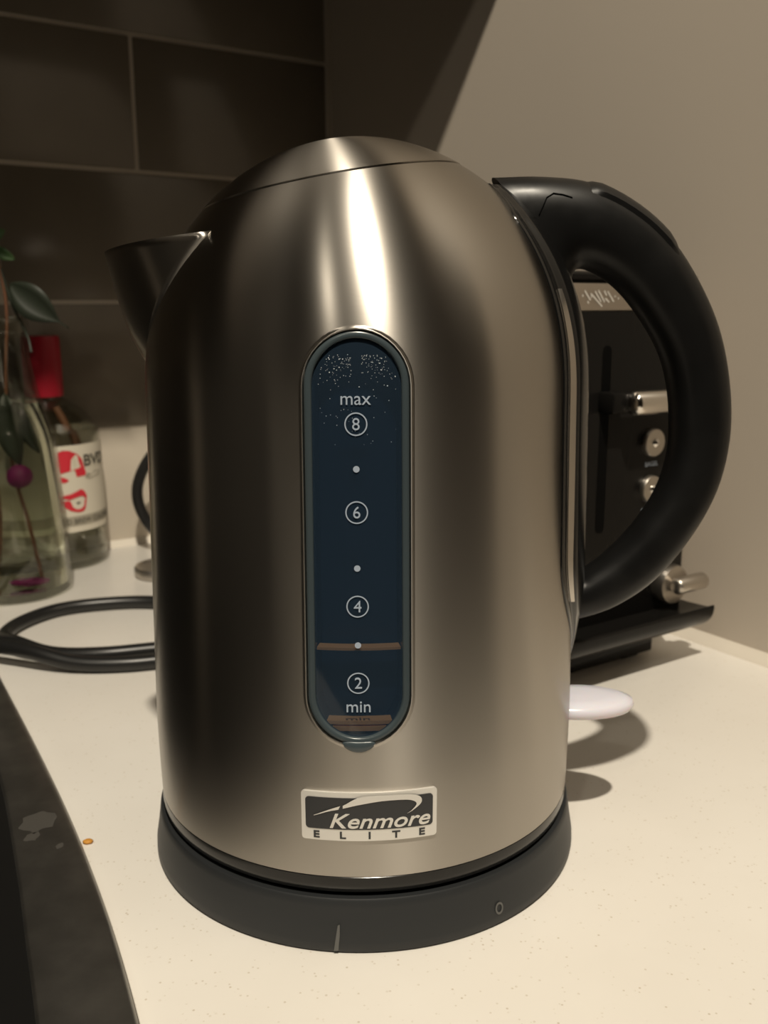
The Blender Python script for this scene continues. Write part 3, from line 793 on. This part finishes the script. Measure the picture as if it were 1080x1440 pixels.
# sprigs in the flower bottle
def leaf(name, base, tip, wid, m, parent, nrm=(0, -1, 0), curl=.15, tail=.0):
    b_, t_ = Vector(base), Vector(tip); d = t_-b_; ln = d.length; d.normalize(); n_ = Vector(nrm); s = d.cross(n_).normalized(); n_ = s.cross(d)
    V, F = [], []; nj = 14
    for j in range(nj+1):
        t = j/nj; w_ = wid*(math.sin(PI*min(1, t/(1-tail)*1.0 if t < 1-tail else 1))**.8 if t < 1-tail else .03)+.0003
        c = b_+d*ln*t+n_*(-curl*ln*(t-.5)**2*2)
        for k in (-1, -.5, 0, .5, 1): V.append(c+s*w_*k+n_*(abs(k)*w_*.35))
    for j in range(nj):
        for k in range(4): F.append((5*j+k, 5*j+k+1, 5*j+6+k, 5*j+5+k))
    o = new_obj(name, V, F, m, None, True, None)
    md = o.modifiers.new('thickness', 'SOLIDIFY'); md.thickness = .0004
    o.parent = parent; return o
sg = empty('flower_sprig', (*B1, .0075)); tag(sg, 'dark leafy sprig with a magenta bud standing in the water bottle', 'flower sprig')
def sp3(x, z, y=0.): return Vector((x, y, z-.0075))
tube('stem', [sp3(*p) for p in catmull([(.016, .010, .0), (.010, .05, .002), (.004, .10, 0), (.006, .16, 0), (.0105, .205, 0), (.0085, .235, 0), (.002, .262, 0)], 6)], .0011, STEM, sg)
tube('stem', [sp3(*p) for p in catmull([(-.010, .010, .0), (-.004, .06, -.004), (-.006, .13, -.002), (-.004, .20, 0), (-.010, .27, 0)], 6)], .0012, STEM, sg)
tube('stem', [sp3(*p) for p in catmull([(.009, .236, 0), (.014, .214, 0), (.0235, .190, 0), (.027, .178, -.004)], 5)], .0010, LEAF, sg)
leaf('leaf', sp3(.013, .226), sp3(.0535, .1945, -.004), .0115, LEAF, sg, tail=.16)
leaf('leaf', sp3(-.006, .215), sp3(.002, .262, -.006), .007, LEAF, sg)
leaf('leaf', sp3(-.012, .22), sp3(-.016, .285, 0), .010, LEAF, sg)
leaf('leaf', sp3(.004, .250), sp3(.020, .242, -.003), .004, LEAFG, sg)
leaf('leaf', sp3(-.002, .255), sp3(.013, .262, .003), .005, LEAFG, sg)
leaf('leaf', sp3(.004, .150, -.004), sp3(.012, .098, -.012), .0085, LEAF, sg)
leaf('leaf', sp3(.006, .140, .004), sp3(.022, .105, -.004), .005, LEAF, sg)
leaf('leaf', sp3(-.004, .135, 0), sp3(-.016, .085, -.008), .008, LEAF, sg)
bm = bmesh.new(); bmesh.ops.create_uvsphere(bm, u_segments=16, v_segments=10, radius=1)
for v in bm.verts:
    q = 1+.10*math.sin(5*math.atan2(v.co.y, v.co.x))
    v.co = sp3(.0125+v.co.x*.0078*q, .0900+v.co.z*.0085, -.012+v.co.y*.0075*q)
from_bm('bud', bm, BUD, sg, True, None)
bm = bmesh.new(); bmesh.ops.create_uvsphere(bm, u_segments=12, v_segments=8, radius=1)
for v in bm.verts: v.co = sp3(.014+v.co.x*.014, .0115+v.co.z*.003, -.012+v.co.y*.006)
from_bm('petal', bm, BUD, sg, True, None)

# ================================================================== CORDS
CR = .0046
path = catmull([(-.045, .105, .012), (-.060, .150, CR), (-.075, .232, CR), (-.115, .273, CR), (-.150, .288, CR), (-.185, .285, CR), (-.212, .272, CR), (-.2275, .245, CR), (-.2285, .218, CR), (-.212, .196, .0085), (-.188, .187, CR),
                (-.158, .185, CR), (-.125, .193, CR), (-.085, .203, CR), (-.050, .200, CR), (-.040, .187, CR), (-.060, .178, CR), (-.105, .176, CR), (-.140, .1685, CR), (-.170, .1680, .006), (-.200, .1755, .0112), (-.245, .197, .0112), (-.300, .248, .0112), (-.326, .315, .0112), (-.314, .362, .022), (-.302, .385, .07), (-.299, .392, .14), (-.300, .397, .178)], 8)
pc = tag(tube('power_cord', path, CR, RUBBER, seg=14), 'black power cord looped on the countertop beside the kettle', 'cord')
rbox('plug', (-.056, DB-.026, .172), (-.030, DB-.0004, .204), RUBBER, pc, bev=.003)
path = catmull([(-.080, .500, CR), (-.130, .478, .006), (-.172, .450, .014), (-.1900, .447, .034), (-.1930, .447, .060), (-.178, .452, .088), (-.150, .465, .108), (-.120, .485, .120), (-.06, .53, .13)], 8)
tag(tube('appliance_cord', path, .0048, RUBBER, seg=12), 'black cord arching up in front of the tiled wall behind the kettle', 'cord')
# small shiny lid lying behind the kettle
jl = revolve('jar_lid', [(.0005, .0), (.022, .0), (.0232, .001), (.0232, .007), (.0222, .0085), (.0200, .0088), (.0190, .0078), (.0005, .0078)], SATIN, None, (-.1590, .376), 48)
tag(jl, 'small round silver lid lying behind the kettle', 'lid')

# ================================================================== HOB (raised dark plate at the left)
HZ = .006
edge = catmull([(-.315, .340), (-.262, .250), (-.2052, .1494), (-.1566, .0631), (-.1194, -.0055), (-.0891, -.0667), (-.0659, -.1202), (-.0515, -.160), (-.039, -.210), (-.030, -.262)], 8)
edge = [Vector((p[0], p[1], 0)) for p in edge]
inn = catmull([(-.348, .352), (-.282, .236), (-.212, .122), (-.1642, .0384), (-.132, -.0307), (-.1104, -.0811), (-.0943, -.1194), (-.0805, -.157), (-.069, -.203), (-.061, -.248)], 8)
inn = [Vector((p[0], p[1], 0)) for p in inn]
hb = empty('cooktop', (-.25, .0, 0)); tag(hb, 'dark brushed metal cooktop with bowed edge and black inset set in the countertop', 'cooktop')
def hchild(o): o.parent = hb; o.matrix_parent_inverse = Matrix.Translation(-hb.location); return o
far = -.42
V, F = [], []; k = len(edge)
def outn(P_, i):
    t = (P_[min(i+1, len(P_)-1)]-P_[max(i-1, 0)]).normalized(); return Vector((-t.y, t.x, 0))
for i, p in enumerate(edge):
    o_ = outn(edge, i)
    if o_.x < 0: o_ = -o_
    q = inn[i]
    V += [p+o_*.0004, p+o_*.0004+Vector((0, 0, HZ-.0022)), p-o_*.0010+Vector((0, 0, HZ-.0006)), p-o_*.0026+Vector((0, 0, HZ)),
          q+Vector((0, 0, HZ)), q-o_*.0012+Vector((0, 0, HZ-.001)), q-o_*.0014+Vector((0, 0, .0004))]
for i in range(k-1):
    for j in range(6): F.append((7*i+j, 7*i+j+1, 7*i+8+j, 7*i+7+j))
hchild(rbox('added_dark_panel', (-.76, DB-.024, .0005), (-.125, DB-.0005, .125), HOBGLASS, bev=.002))  # unseen panel, added so the kettle's left side reflects something dark
plate = hchild(new_obj('plate', V, F, HOBSTEEL, None, True, 60))
tube('edge_trim', [p+Vector((0, 0, .0012)) for p in edge], .0012, CHROME, plate, 8)
V, F = [], []
for i, q in enumerate(inn):
    o_ = outn(inn, i)
    if o_.x < 0: o_ = -o_
    l = q-Ev*.60
    V += [q-o_*.0008+Vector((0, 0, .0030)), q-o_*.006+Vector((0, 0, .0036)), Vector((l.x, l.y, .0036)), Vector((l.x, l.y, .0003))]
for i in range(k-1):
    for j in range(3): F.append((4*i+j, 4*i+j+1, 4*i+5+j, 4*i+4+j))
hchild(new_obj('inset', V, F, HOBGLASS, None, True, 60))
rnd = random.Random(5)
for cx, cy, r in ((-.1325, -.0085, .0068), (-.1305, -.0195, .0030), (-.1175, -.0262, .0016)):
    V = [Vector((cx+r*(1+.25*rnd.uniform(-1, 1))*math.cos(a), cy+r*1.2*(1+.25*rnd.uniform(-1, 1))*math.sin(a), HZ+.00008)) for a in np.linspace(0, 2*PI, 16, endpoint=False)]
    hchild(new_obj('stain', V, [tuple(range(16))], STAIN, None, False))
# crumb
bm = bmesh.new(); bmesh.ops.create_icosphere(bm, subdivisions=2, radius=1)
for v in bm.verts: v.co = Vector((-.1105+v.co.x*.0021*(1+.2*math.sin(9*v.co.y)), -.0145+v.co.y*.0017, .0008+v.co.z*.0008))
tag(from_bm('food_crumb', bm, CRUMBM, None, True, None), 'tiny orange crumb on the countertop against the cooktop edge', 'crumb')
